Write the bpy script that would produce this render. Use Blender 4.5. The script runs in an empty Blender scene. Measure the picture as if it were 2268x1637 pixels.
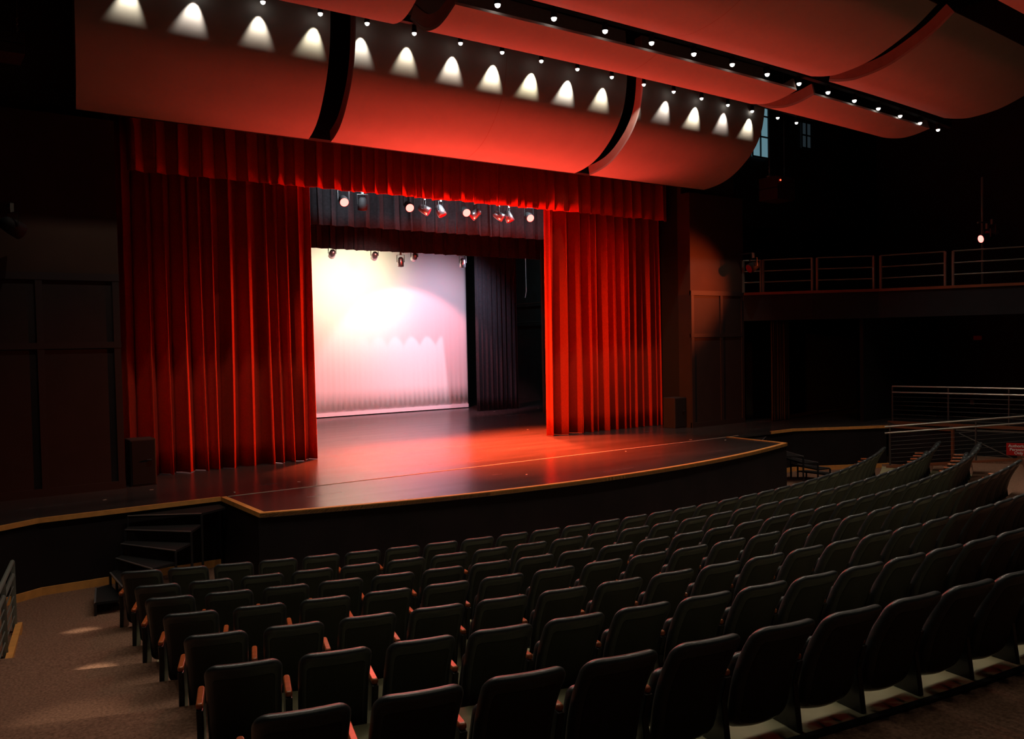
import bpy, bmesh, math, random
from mathutils import Vector, Matrix
C = bpy.context.scene.collection
SC = bpy.context.scene
PI = math.pi
sin, cos, sqrt = math.sin, math.cos, math.sqrt

# ------------------------------------------------------------------ camera
CAM = Vector((-9.834, -16.671, 2.334)); YAW, PIT, ROL = 0.61697, -0.03185, -0.01905
F = Vector((sin(YAW)*cos(PIT), cos(YAW)*cos(PIT), sin(PIT)))
R0 = Vector((cos(YAW), -sin(YAW), 0)); U0 = R0.cross(F)
Rv = R0*cos(ROL)+U0*sin(ROL); Uv = -R0*sin(ROL)+U0*cos(ROL)
cd = bpy.data.cameras.new('camera'); cam = bpy.data.objects.new('camera', cd); C.objects.link(cam)
cd.sensor_width = 36; cd.sensor_fit = 'HORIZONTAL'; cd.lens = 36*1886.4/2268
cd.clip_start = 0.05; cd.clip_end = 200
M = Matrix((Rv, Uv, -F)).transposed().to_4x4(); M.translation = CAM; cam.matrix_world = M
SC.camera = cam

# ------------------------------------------------------------------ world, exposure
w = bpy.data.worlds.new('world'); SC.world = w; w.use_nodes = True
bg = w.node_tree.nodes['Background']; bg.inputs[0].default_value = (.55, .7, 1, 1); bg.inputs[1].default_value = .0018
SC.view_settings.view_transform = 'Standard'; SC.view_settings.look = 'None'
SC.view_settings.exposure = 0; SC.view_settings.gamma = 1; SC.view_settings.use_curve_mapping = False

# ------------------------------------------------------------------ stage and house lighting
def spot(name, loc, target, power, color, angle, blend=.5, radius=.08):
    l = bpy.data.lights.new(name, 'SPOT'); l.energy = power; l.color = color
    l.spot_size = math.radians(angle); l.spot_blend = blend; l.shadow_soft_size = radius
    o = bpy.data.objects.new(name, l); C.objects.link(o); o.location = loc
    d = Vector(target)-Vector(loc); o.rotation_euler = d.to_track_quat('-Z', 'Y').to_euler()
    return o
RED = (1, .16, .035)
RED2 = (1, .085, .022)
# box boom lights either side of the house, cross lighting the stage
spot('house_right_red_beam', (11.7, -5.25, 4.55), (-3.8, .2, 1.3), 12500, RED, 23, .9, .12)
spot('house_left_red_beam', (-12.9, -5.8, 4.78), (3.4, 0, 1.3), 8500, (1, .22, .04), 25, .9, .12)
spot('house_right_near_beam', (11.7, -5.25, 4.55), (5.0, -.5, 3.3), 5200, (1, .13, .03), 33, 1, .1)
# first electric: red down and front light on the stage floor
for x, tx, ty in ((-1.81, -1.2, -.8), (-.17, .4, -1.0), (1.39, 1.8, -.8), (3.32, 3.2, -.4)):
    spot('electric_red_beam', (x, .9, 5.42), (tx, ty, 0), 17000, RED2, 68, .95, .1)
    spot('electric_spill_beam', (x, .6, 5.3), (x*1.5-1, -10, -.6), 420, (1, .09, .06), 74, .8, .1)
spot('electric_warm_beam', (-.6, 1.2, 5.5), (-.6, 2.2, 0), 5500, (1, .22, .15), 66, 1, .1)
for x in (-1.6, .8, 3.2): spot('border_fill_light', (x, .5, 5.95), (x, 2.0, 5.5), 130, (.8, .93, 1), 150, 1, .2)  # cool spots added out of sight behind the valance to lift the black border
# backdrop wash
spot('backdrop_white_beam', (2.2, 6.4, 5.0), (2.0, 9.3, 4.6), 640, (1, .92, .6), 100, 1, .1)
spot('backdrop_pink_beam', (.8, 2.7, 4.85), (1.0, 9.3, 1.0), 1700, (1, .48, .42), 84, 1, .15)
spot('backdrop_rose_beam', (3.6, 6.4, 4.9), (4.2, 9.3, .9), 850, (1, .24, .28), 88, .25, .08)
spot('backdrop_wash_beam', (5.2, 5.95, 4.95), (5.2, 9.3, 2.4), 420, (.85, .74, 1), 110, 1, .2)
# projector throwing a soft crown-topped block of pale light on the backdrop (a patterned gobo in the lamp)
gb = spot('backdrop_gobo_beam', (3.45, 1.4, 5.2), (3.45, 9.3, 1.55), 1300, (1, .72, .85), 44, .1, .05)
gb.data.use_nodes = True; nt = gb.data.node_tree; N_ = nt.nodes; L_ = nt.links
em = [n for n in N_ if n.type == 'EMISSION'][0]
def mth(op, a, b=None, c=None):
    n = N_.new('ShaderNodeMath'); n.operation = op
    for k_, v_ in enumerate((a, b, c)):
        if v_ is None: continue
        if isinstance(v_, (int, float)): n.inputs[k_].default_value = v_
        else: L_.new(v_, n.inputs[k_])
    return n.outputs[0]
tcg = N_.new('ShaderNodeTexCoord'); sx = N_.new('ShaderNodeSeparateXYZ'); L_.new(tcg.outputs['Normal'], sx.inputs[0])
az = mth('ABSOLUTE', sx.outputs[2]); gu = mth('DIVIDE', sx.outputs[0], az); gv = mth('DIVIDE', sx.outputs[1], az)
def step(x, e, soft): 
    n = N_.new('ShaderNodeMapRange'); n.interpolation_type = 'SMOOTHSTEP'; L_.new(x, n.inputs[0]); n.inputs[1].default_value = e-soft; n.inputs[2].default_value = e+soft; return n.outputs[0]
GS = 1
gu = mth('MULTIPLY', gu, GS); gv = mth('MULTIPLY', gv, GS)
top = mth('MULTIPLY', mth('ABSOLUTE', mth('SINE', mth('MULTIPLY', gu, 42))), .034)
m1 = step(mth('SUBTRACT', mth('ADD', top, .082), gv), 0, .007)
m2 = step(gv, -.15, .05); m3 = step(mth('SUBTRACT', .262, gu), 0, .006); m4 = step(gu, -.02, .22)
L_.new(mth('MULTIPLY', mth('MULTIPLY', m1, m2), mth('MULTIPLY', m3, m4)), em.inputs[1])
# unseen red spots added low, standing in for floor bounce onto the ceiling clouds
for x, e in ((1.2, 5600),):
    spot('floor_bounce_fill', (x, .9, .15), (1.2, -2.6, 7), e, (1, .055, .035), 104, 1, .35)

spot('floor_bounce_fill', (-1.2, .9, .15), (-3.4, -2.6, 7), 650, (1, .055, .035), 100, 1, .35)

# ------------------------------------------------------------------ materials
def mat(name, col, rough=.6, metal=0, noise=0, nscale=20, spec=.5, sheen=0, bump=0, bscale=60, coat=0):
    m = bpy.data.materials.new(name); m.use_nodes = True; nt = m.node_tree; b = nt.nodes['Principled BSDF']
    b.inputs['Base Color'].default_value = (*col, 1); b.inputs['Roughness'].default_value = rough
    b.inputs['Metallic'].default_value = metal; b.inputs['Specular IOR Level'].default_value = spec
    if sheen: b.inputs['Sheen Weight'].default_value = sheen; b.inputs['Sheen Tint'].default_value = (*[min(1, c*2+.05) for c in col], 1)
    if coat: b.inputs['Coat Weight'].default_value = coat
    tc = nt.nodes.new('ShaderNodeTexCoord')
    if noise:
        n = nt.nodes.new('ShaderNodeTexNoise'); n.inputs['Scale'].default_value = nscale; n.inputs['Detail'].default_value = 5
        nt.links.new(tc.outputs['Object'], n.inputs['Vector'])
        cr = nt.nodes.new('ShaderNodeValToRGB'); nt.links.new(n.outputs['Fac'], cr.inputs['Fac'])
        cr.color_ramp.elements[0].position = .3; cr.color_ramp.elements[1].position = .7
        cr.color_ramp.elements[0].color = (*[c*(1-noise) for c in col], 1)
        cr.color_ramp.elements[1].color = (*[min(1, c*(1+noise)) for c in col], 1)
        nt.links.new(cr.outputs['Color'], b.inputs['Base Color'])
    if bump:
        n2 = nt.nodes.new('ShaderNodeTexNoise'); n2.inputs['Scale'].default_value = bscale; n2.inputs['Detail'].default_value = 3
        nt.links.new(tc.outputs['Object'], n2.inputs['Vector'])
        bp = nt.nodes.new('ShaderNodeBump'); bp.inputs['Strength'].default_value = bump; bp.inputs['Distance'].default_value = .01
        nt.links.new(n2.outputs['Fac'], bp.inputs['Height']); nt.links.new(bp.outputs['Normal'], b.inputs['Normal'])
    return m
def emit(name, col, s):
    m = bpy.data.materials.new(name); m.use_nodes = True; nt = m.node_tree; nt.nodes.clear()
    e = nt.nodes.new('ShaderNodeEmission'); e.inputs[0].default_value = (*col, 1); e.inputs[1].default_value = s
    o = nt.nodes.new('ShaderNodeOutputMaterial'); nt.links.new(e.outputs[0], o.inputs[0]); return m
m_carpet = mat('brown_carpet', (.23, .125, .085), 1, noise=.35, nscale=45, spec=.1, bump=.6, bscale=120)
m_concrete = mat('pale_painted_concrete', (.36, .34, .2), .7, noise=.12, nscale=4)
m_oak = mat('oak_trim', (.75, .34, .09), .5, noise=.12, nscale=9)
m_black = mat('black_paint', (.012, .011, .012), .75, spec=.25)
m_blackwall = mat('stage_front_black', (.010, .006, .007), .7, noise=.3, nscale=2, spec=.3)
m_wall = mat('dark_brown_wall', (.028, .019, .018), .8, noise=.12, nscale=2.5, spec=.25)
m_wallup = mat('taupe_plaster', (.055, .031, .022), .9, noise=.08, nscale=2, spec=.15)
m_trim = mat('wall_trim_dark', (.028, .019, .019), .7, spec=.3)
m_cloud = mat('painted_cloud_panel', (.34, .31, .28), .75, noise=.03, nscale=3, spec=.2)
m_rib = mat('cloud_edge_timber', (.30, .17, .13), .8, noise=.1, nscale=6)
m_red = mat('red_velvet', (.46, .032, .010), .95, noise=.12, nscale=30, spec=.1, sheen=.25)
m_blackcloth = mat('black_velour', (.026, .025, .029), .9, noise=.2, nscale=18, spec=.12, sheen=.25)
m_cyc = mat('white_cyclorama_cloth', (.82, .8, .8), .9, spec=.1)
m_hem = mat('white_hem', (.88, .86, .9), .8)
m_steel = mat('brushed_steel', (.42, .42, .38), .35, metal=.9)
m_pipe = mat('painted_steel_pipe', (.20, .22, .20), .45, metal=.3)
m_fascia = mat('blue_black_fascia', (.012, .016, .022), .7, noise=.1, nscale=3, spec=.3)
m_green = mat('green_grey_block', (.03, .05, .05), .8, noise=.25, nscale=3)
m_seat = mat('charcoal_vinyl', (.036, .043, .047), .36, noise=.15, nscale=40, spec=.6, bump=.12, bscale=200)
m_shell = mat('dark_back_panel', (.024, .026, .023), .55, spec=.35)
m_iron = mat('black_cast_iron', (.012, .012, .013), .4, spec=.5)
m_arm = mat('varnished_wood_armrest', (.42, .10, .025), .28, noise=.35, nscale=12, spec=.6)
m_lens = emit('lamp_lens_white', (1, .97, .9), 5)
m_lensred = emit('lamp_lens_red', (1, .12, .10), 6)
m_brown = mat('brown_drape', (.04, .022, .01), .95, noise=.15, nscale=20, sheen=.1)
m_tape = mat('pale_tape', (.55, .5, .42), .7)
m_chrome = mat('silver_can', (.55, .55, .58), .3, metal=.85)
m_sign = mat('red_sign', (.5, .012, .012), .5)
m_white = mat('white_lettering', (.8, .8, .78), .6)
m_led = emit('red_indicator', (1, .05, .02), 6)
m_ledg = emit('green_indicator', (.1, 1, .7), 2.5)
# stage floor: worn satin black boards
def floor_mat():
    m = bpy.data.materials.new('satin_black_stage_floor'); m.use_nodes = True; nt = m.node_tree; b = nt.nodes['Principled BSDF']
    tc = nt.nodes.new('ShaderNodeTexCoord'); mp = nt.nodes.new('ShaderNodeMapping'); mp.inputs['Scale'].default_value = (.25, 1.6, 1)
    nt.links.new(tc.outputs['Object'], mp.inputs[0])
    n = nt.nodes.new('ShaderNodeTexNoise'); n.inputs['Scale'].default_value = 1.6; n.inputs['Detail'].default_value = 6; nt.links.new(mp.outputs[0], n.inputs['Vector'])
    cr = nt.nodes.new('ShaderNodeValToRGB'); cr.color_ramp.elements[0].color = (.036, .03, .03, 1); cr.color_ramp.elements[1].color = (.052, .043, .043, 1)
    cr.color_ramp.elements[0].position = .35; cr.color_ramp.elements[1].position = .7
    nt.links.new(n.outputs['Fac'], cr.inputs[0]); nt.links.new(cr.outputs[0], b.inputs['Base Color'])
    mr = nt.nodes.new('ShaderNodeMapRange'); mr.inputs['To Min'].default_value = .22; mr.inputs['To Max'].default_value = .30
    nt.links.new(n.outputs['Fac'], mr.inputs['Value']); nt.links.new(mr.outputs[0], b.inputs['Roughness'])
    b.inputs['Specular IOR Level'].default_value = .6
    return m
m_stage = floor_mat()

# ------------------------------------------------------------------ mesh helpers
def link(name, me, m, parent=None, smooth=False):
    o = bpy.data.objects.new(name, me); C.objects.link(o)
    if m is not None:
        for x in (m if isinstance(m, (list, tuple)) else [m]): me.materials.append(x)
    if parent: o.parent = parent
    if smooth:
        for p in me.polygons: p.use_smooth = True
    return o
def mesh(name, V, Fc, m, parent=None, smooth=False, recalc=True):
    me = bpy.data.meshes.new(name); me.from_pydata([tuple(v) for v in V], [], Fc); me.update()
    if recalc:
        bm = bmesh.new(); bm.from_mesh(me); bmesh.ops.recalc_face_normals(bm, faces=bm.faces); bm.to_mesh(me); bm.free()
    return link(name, me, m, parent, smooth)
class MB:
    def __init__(s): s.V = []; s.F = []
    def add(s, V, Fc): k = len(s.V); s.V += [tuple(v) for v in V]; s.F += [tuple(i+k for i in f) for f in Fc]; return s
    def box(s, x0, x1, y0, y1, z0, z1):
        return s.add([(x0,y0,z0),(x1,y0,z0),(x1,y1,z0),(x0,y1,z0),(x0,y0,z1),(x1,y0,z1),(x1,y1,z1),(x0,y1,z1)],
                     [(0,3,2,1),(4,5,6,7),(0,1,5,4),(1,2,6,5),(2,3,7,6),(3,0,4,7)])
    def bar(s, a, b, w_, h_, up=(0,0,1)):
        a, b = Vector(a), Vector(b); d = (b-a).normalized(); u = Vector(up)
        if abs(d.dot(u)) > .99: u = Vector((1, 0, 0))
        r = d.cross(u).normalized()*w_/2; u = r.cross(d).normalized()*h_/2
        V = [p+i*r+j*u for p in (a, b) for i, j in ((-1,-1),(1,-1),(1,1),(-1,1))]
        return s.add(V, [(0,1,2,3),(7,6,5,4),(0,4,5,1),(1,5,6,2),(2,6,7,3),(3,7,4,0)])
    def tube(s, pts, r, n=8, cap=True):
        pts = [Vector(p) for p in pts]; rings = []
        for i, p in enumerate(pts):
            d = (pts[min(i+1, len(pts)-1)]-pts[max(i-1, 0)]).normalized()
            u = Vector((0,0,1)) if abs(d.z) < .95 else Vector((1,0,0))
            a = d.cross(u).normalized(); b = a.cross(d).normalized(); rr = r[i] if isinstance(r, (list, tuple)) else r
            rings.append([p+rr*(cos(t*2*PI/n)*a+sin(t*2*PI/n)*b) for t in range(n)])
        V = [v for ring in rings for v in ring]; Fc = []
        for i in range(len(pts)-1):
            for t in range(n): Fc.append((i*n+t, i*n+(t+1) % n, (i+1)*n+(t+1) % n, (i+1)*n+t))
        if cap: Fc += [tuple(range(n))[::-1], tuple(range((len(pts)-1)*n, len(pts)*n))]
        return s.add(V, Fc)
    def prism(s, poly, z0, z1):
        n = len(poly); V = [(x, y, z0) for x, y in poly]+[(x, y, z1) for x, y in poly]
        return s.add(V, [tuple(range(n))[::-1], tuple(range(n, 2*n))]+[(i, (i+1) % n, (i+1) % n+n, i+n) for i in range(n)])
    def build(s, name, m, parent=None, smooth=False): return mesh(name, s.V, s.F, m, parent, smooth)
def bev(o, wd, seg=2):
    md = o.modifiers.new('bevel', 'BEVEL'); md.width = wd; md.segments = seg; md.limit_method = 'ANGLE'; return o
def struct(o, **k): o['kind'] = 'structure'; return o
def tag(o, label, cat, group=None):
    o['label'] = label; o['category'] = cat
    if group: o['group'] = group
    return o
def empty(name, loc, rz=0):
    o = bpy.data.objects.new(name, None); C.objects.link(o); o.location = loc; o.rotation_euler = (0, 0, rz); o.empty_display_size = .1; return o
def dup(root, loc=None, rz=None):
    def rec(o, par):
        c = o.copy(); C.objects.link(c); c.parent = par
        for ch in list(kids.get(o.name, [])): rec(ch, c)
        return c
    kids = {}
    def walk(o):
        kids[o.name] = list(o.children)
        for ch in o.children: walk(ch)
    walk(root)
    r = rec(root, None)
    if loc is not None: r.location = loc
    if rz is not None: r.rotation_euler = (0, 0, rz)
    return r

# ------------------------------------------------------------------ seating geometry (rows of arcs round the stage)
ROWS = [  # yc, R, theta0, spacing, top z, seats
 (12.73, 20.28, -.3895, .525, -.272, 33), (14.74, 23.21, -.3410, .547, -.181, 34), (13.23, 22.70, -.3534, .554, -.075, 33),
 (14.17, 24.57, -.3282, .583, .040, 26), (13.88, 25.45, -.3214, .576, .199, 21), (14.35, 27.20, -.3079, .562, .413, 16), (17.04, 31.15, -.2731, .567, .643, 12)]
FL = [r[4]-.80 for r in ROWS]; FL[0] = -1.07
Z0 = -1.07
def yrow(k, x, d=0.0):
    yc, R = ROWS[k][0], ROWS[k][1]+d; return yc-sqrt(max(R*R-x*x, .1))
def xleft(y): return -8.82-.165*(-4.96-y) if y < -4.96 else -8.82

# ------------------------------------------------------------------ orchestra floor and tiers
mb = MB().add([(-22,-24,Z0),(24,-24,Z0),(24,4,Z0),(-22,4,Z0)], [(0,1,2,3)])
struct(mb.build('floor', m_carpet))
def tier(k):
    """step k runs from behind row k-1 to behind row k, top at FL[k]"""
    xs = [-14+i*.4 for i in range(75)]
    z, zl = FL[k], FL[k-1]
    V = []; Fc = []; mi = []
    sx0 = ROWS[k][1]*sin(ROWS[k][2])-.12
    th1 = ROWS[k][2]+(ROWS[k][5]-1)*ROWS[k][3]/ROWS[k][1]; sx1 = ROWS[k][1]*sin(th1)+.4
    xs = sorted([q for q in xs if not (sx0 < q < sx0+.36)]+[sx0, sx1])
    back = (lambda x: yrow(k, x, -.22)) if k < 6 else (lambda x: yrow(6, x, -.22))
    for x in xs:
        xf = x+.34 if x == sx0 else x
        yf = yrow(k-1, xf, -.22); yb = back(x)
        V += [(xf, yf, zl-.2), (xf, yf, z), (x, yb, z), (x, yb, zl-.2)]
    for i in range(len(xs)-1):
        a, b = 4*i, 4*i+4; xm = (xs[i]+xs[i+1])/2; q = 1 if sx0 < xm < sx1 else 0
        for f, g in (((a, b, b+1, a+1), 0), ((a+1, b+1, b+2, a+2), q), ((a+2, b+2, b+3, a+3), 0), ((a+3, b+3, b, a), 0)):
            Fc.append(f); mi.append(g)
    o = mesh('floor', V, Fc, [m_carpet, m_concrete], recalc=False)
    for p, g in zip(o.data.polygons, mi): p.material_index = g
    bm = bmesh.new(); bm.from_mesh(o.data); bmesh.ops.recalc_face_normals(bm, faces=bm.faces); bm.to_mesh(o.data); bm.free()
    struct(o)
for k in range(1, 7): tier(k)
# pale strip of bare floor under the front row
V = []; Fc = []
xs = [-7.4+i*.5 for i in range(32)]
for x in xs: V += [(x, yrow(0, x, -.62), Z0+.004), (x, yrow(0, x, -.22), Z0+.004)]
for i in range(len(xs)-1): Fc.append((2*i, 2*i+2, 2*i+3, 2*i+1))
struct(mesh('floor', V, Fc, m_concrete))
# cross aisle behind the last row
V = []; Fc = []; xs = [-14+i*.5 for i in range(60)]
for x in xs: V += [(x, yrow(6, x, -.22), FL[6]-.5), (x, yrow(6, x, -.22), FL[6]-.012), (x, -24, FL[6]-.012), (x, -24, FL[6]-.5)]
for i in range(len(xs)-1):
    a, b = 4*i, 4*i+4
    for j in range(4): Fc.append((a+j, b+j, b+(j+1) % 4, a+(j+1) % 4))
struct(mesh('floor', V, Fc, m_carpet))
# dark nosing along the back of the last row
mb = MB(); pts = [(x, yrow(6, x, -.20), FL[6]+.002) for x in [-8.7+i*.4 for i in range(40)]]
for a, b in zip(pts[:-1], pts[1:]): mb.bar(a, b, .05, .02)
struct(mb.build('trim_1', m_iron))

# ------------------------------------------------------------------ stage
KX, KY, SY = 8.42, -3.22, -3.22
AB, AY, RA = 5.886, -4.93, 20.02
yo = AY+sqrt(RA*RA-AB*AB)
arc = [(RA*sin(t), yo-RA*cos(t)) for t in [(-1+2*i/48)*math.asin(AB/RA) for i in range(49)]]
side = [(KX, KY), (10.72, -4.4), (10.98, -5.94), (11.12, -5.94), (11.1, -4.4), (11.66, -3.85), (12.4, -6.95), (12.85, -8.9), (16, -8.9)]
main = [(-16, -1.5), (-11.5, -3.9), (-10.72, -4.4), (-KX, KY), (-5.92, SY), (5.92, SY)]+side+[(16, 12.6), (-16, 12.6)]
o = MB().prism([(x, y) for x, y in main], -.06, 0).build('stage_floor', m_stage); struct(o)
ap = [(-5.92, SY)]+arc+[(5.92, SY)]
o = MB().prism(ap, -.06, -.001).build('apron_floor', m_stage); struct(o)
def wallstrip(pts, z0, z1, th, m, name, inward=1):
    mb = MB()
    for a, b in zip(pts[:-1], pts[1:]): mb.bar((a[0], a[1], (z0+z1)/2), (b[0], b[1], (z0+z1)/2), th, z1-z0)
    return mb.build(name, m)
struct(wallstrip([(x, y+.06) for x, y in arc], Z0, -.06, .06, m_blackwall, 'stage_front_wall'))
struct(wallstrip([(-5.83, AY+.05), (-5.87, SY)], Z0, -.06, .06, m_blackwall, 'apron_return_wall'))
struct(wallstrip([(5.83, AY+.05), (5.87, SY)], Z0, -.06, .06, m_blackwall, 'apron_return_wall'))
for s in (-1, 1):
    struct(wallstrip([(s*5.9, SY+.06), (s*KX, KY+.06), (s*10.72, -4.34)], Z0, -.06, .06, m_blackwall, 'stage_side_wall'))
# oak edge strips (real trim boards lying flush on the stage edge)
def edge(pts, wd, z0, z1, m, name):
    """flat board following pts, lying to the left of the path direction"""
    V = []; n = len(pts)
    P2 = [Vector((p[0], p[1])) for p in pts]; off = []
    for i, p in enumerate(P2):
        d0 = (P2[i]-P2[i-1]).normalized() if i else (P2[1]-P2[0]).normalized()
        d1 = (P2[i+1]-P2[i]).normalized() if i < n-1 else d0
        nn = Vector((-d0.y-d1.y, d0.x+d1.x)); nn.normalize(); nn /= max(.3, nn.dot(Vector((-d0.y, d0.x))))
        off.append(p+nn*wd)
    for i in range(n): V += [(*P2[i], z0), (*off[i], z0), (*off[i], z1), (*P2[i], z1)]
    Fc = [(0, 1, 2, 3), (4*n-4, 4*n-1, 4*n-2, 4*n-3)]
    for i in range(n-1):
        a, b = 4*i, 4*i+4
        for j in range(4): Fc.append((a+j, a+(j+1) % 4, b+(j+1) % 4, b+j))
    return mesh(name, V, Fc, m)
struct(edge([(-5.92, SY-.02)]+arc+[(5.92, SY-.02)], .085, -.055, .012, m_oak, 'trim_2'))
struct(edge([(-10.72, -4.42), (-KX, KY-.02), (-5.92, SY-.02)], .05, -.055, .012, m_oak, 'trim_3'))
struct(edge([(KX-.9, KY-.02), (KX, KY-.02), (10.72, -4.42)], .05, -.055, .012, m_oak, 'trim_4'))
# skirting boards at the foot of the stage wall
struct(edge([(10.72, -4.42), (KX, KY), (5.95, SY)], .03, Z0, Z0+.11, m_oak, 'baseboard_right'))
struct(edge([(-5.95, SY), (-KX, KY), (-10.72, -4.42)], .03, Z0, Z0+.11, m_oak, 'baseboard_left'))
# seam between apron and main stage
struct(MB().box(-5.8, 6.3, SY-.012, SY+.012, .0, .004).build('trim_5', m_tape))
# small tape marks and screw heads along the stage
random.seed(4)
for i, (x, y) in enumerate([(-6.6,-1.7),(-7.4,-2.2),(-5.6,-2.9),(-4.4,-2.6),(4.9,-3.0),(5.4,-3.6),(2.4,-3.5),(6.9,8.2),(8.2,7.2),(6.4,7.3),(-1.0,-4.6),(3.6,1.6)]):
    o = MB().box(-.03, .03, -.012, .012, 0, .003).build('floor_tape_mark', m_tape); o.location = (x, y, .0005); o.rotation_euler = (0, 0, i*.7)
    place = ['left of the apron', 'far left of the side stage', 'near the apron corner at left', 'on the seam below the left curtain', 'near the seam below the right curtain', 'near the right corner of the apron',
             'on the apron in front of the right curtain', 'at the foot of the black leg upstage right', 'beside the dark side wall upstage', 'in front of the black leg upstage', 'at the front edge of the apron', 'in the red light beside the right curtain'][i]
    tag(o, 'pale tape mark on the stage floor, '+place, 'tape', 'tape marks on the stage floor')

# ------------------------------------------------------------------ proscenium walls
W = 6.9; Y = -1.22
for s in (-1, 1):
    nm = 'left' if s < 0 else 'right'
    xo = 12.5 if s < 0 else 9.0
    a, b = sorted((s*W, s*xo))
    mbw = MB(); mbw.box(a, b, Y+.025, Y+.45, 0, 3.5)
    struct(mbw.build('wall_'+nm, m_wall))
    struct(MB().box(a, b, Y+.02, Y+.45, 3.5, 6.15).build('wall_upper_'+nm, m_wallup))
    struct(MB().box(a, b, Y+.32, Y+.45, 6.15, 11).build('wall_top_'+nm, m_wallup))
    mt = MB()   # raised panel framing
    yh = Y-.003; mt.box(a, b, yh, Y+.06, 3.48, 3.60); mt.box(a, b, yh, Y+.06, 2.37, 2.47); mt.box(a, b, yh, Y+.06, 0, .13)
    for xv in ([s*(W+.06), s*8.09, s*9.3] if s < 0 else [s*(W+.06), s*8.09, s*8.95]): mt.box(xv-.05, xv+.05, Y+.002, Y+.06, .01, 3.55)
    struct(mt.build('trim_'+('6' if s < 0 else '7'), m_trim))
    # black inner reveal and tormentor behind the wall
    a, b = sorted((s*W, s*(W+.35))); struct(MB().box(a, b, Y+.45, .4, 0, 9).build('proscenium_return', m_black))
struct(MB().box(-W-.1, W+.1, Y+.25, Y+.45, 6.35, 11).build('proscenium_header', m_black))
# house side walls, back wall, ceiling
struct(MB().box(16, 16.2, -24, 12.6, Z0, 12).build('wall_house_right', m_wall))
struct(MB().box(-16.2, -16, -24, 12.6, Z0, 12).build('wall_house_left', m_wall))
struct(MB().box(-16.2, 16.2, -24.2, -24, Z0, 12).build('wall_back', m_wall))
struct(MB().box(-16.2, 16.2, -24, 13, 12, 12.2).build('ceiling', m_black))
struct(MB().box(9.0, 16, .6, .8, 0, 11).build('wall_side_stage', m_wall))
# stage house
struct(MB().box(-16, 16, 12.4, 12.6, 0, 12).build('wall_stage_back', m_black))
struct(MB().box(11, 11.2, .8, 12.4, 0, 12).build('wall_stage_right', m_green))
struct(MB().box(-11.2, -11, -.7, 12.4, 0, 12).build('wall_stage_left', m_black))

# ------------------------------------------------------------------ curtains
def drape(name, x0, x1, y, z0, z1, n, amp, m, seed, flare=.25, ripple=.3, nz=14, path=None, box=False, uneven=.5, zwob=0, spread=0):
    rnd = random.Random(seed)
    wd = [1+uneven*rnd.uniform(-1, 1) for _ in range(n)]; tot = sum(wd); ed = [0]
    for q in wd: ed.append(ed[-1]+q/tot)
    am = [amp*rnd.uniform(.6, 1.25) for _ in range(n)]; ph = [rnd.uniform(0, 6.28) for _ in range(n)]
    dr = [rnd.uniform(-1, 1) for _ in range(n+1)]; dr[0] = dr[-1] = 0
    zw = [rnd.uniform(-zwob, zwob) for _ in range(n+1)]
    K = 14; V = []; cols = n*K+1
    for j in range(nz+1):
        v = j/nz; z = z1+(z0-z1)*v   # top to bottom
        for i in range(cols):
            pl = min(i//K, n-1); f = (i-pl*K)/K
            e0 = ed[pl]+dr[pl]*flare*v**2*.35/n; e1 = ed[pl+1]+dr[pl+1]*flare*v**2*.35/n
            u = e0+(e1-e0)*f
            A = am[pl]*(.8+flare*v)
            if box: yy = A*(.5 if .12 < f < .62 else -.5)*1.0; yy = A*math.tanh(5*sin(2*PI*f))*.55
            else: yy = A*sin(2*PI*f)+A*ripple*sin(6*PI*f+ph[pl]+v*.8)*.5+A*.25*sin(v*3+ph[pl])*sin(PI*f)
            xx = x0+(x1-x0)*u+(x1-x0)/n*(.13*sin(4*PI*f)*(1 if not box else .8))
            xx += spread*v*v*(xx-(x0+x1)/2)/(x1-x0)*2*.5
            dz = zw[pl]*(1-f)+zw[pl+1]*f
            V.append((xx, y-yy, z+dz*v))
    Fc = [(j*cols+i, j*cols+i+1, (j+1)*cols+i+1, (j+1)*cols+i) for j in range(nz) for i in range(cols-1)]
    o = mesh(name, V, Fc, m, smooth=True)
    s = o.modifiers.new('thickness', 'SOLIDIFY'); s.thickness = .012
    return o
tag(drape('stage_curtain', -7.35, -3.02, 0, .006, 6.6, 14, .165, m_red, 11, uneven=.5, zwob=.008, spread=.05, flare=.4), 'tall pleated red velvet curtain drawn open on the left side of the stage', 'curtain', 'red main curtains')
tag(drape('stage_curtain', 3.02, 7.35, 0, .006, 6.6, 15, .15, m_red, 23, uneven=.55, flare=.4, zwob=.008, spread=.05), 'tall pleated red velvet curtain drawn open on the right side of the stage', 'curtain', 'red main curtains')
tag(drape('curtain_valance', -6.55, 7.0, -.42, 5.50, 7.0, 40, .085, m_red, 5, flare=.2, nz=6, box=False, uneven=.45, zwob=.012), 'long pleated red velvet valance hanging across the top of the stage opening', 'valance')
tag(drape('masking_curtain', -7, 9.0, 2.0, 5.14, 7.2, 46, .10, m_blackcloth, 7, nz=5, uneven=.3), 'pleated black border curtain behind the row of red glowing stage lights', 'curtain', 'black masking curtains')
tag(drape('masking_curtain', -7, 7.6, 5.6, 5.03, 7.2, 40, .10, m_blackcloth, 8, nz=5, uneven=.3), 'pleated black border curtain hanging directly above the bright backdrop', 'curtain', 'black masking curtains')
tag(drape('masking_curtain', 6.0, 7.75, 7.75, .02, 6.8, 9, .10, m_blackcloth, 9, uneven=.3), 'tall black leg curtain right beside the bright backdrop', 'curtain', 'black masking curtains')
tag(drape('masking_curtain', 6.8, 8.2, 5.1, .02, 6.8, 7, .10, m_blackcloth, 10, uneven=.3), 'narrow black leg curtain just behind the inner edge of the right red curtain', 'curtain', 'black masking curtains')
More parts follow.
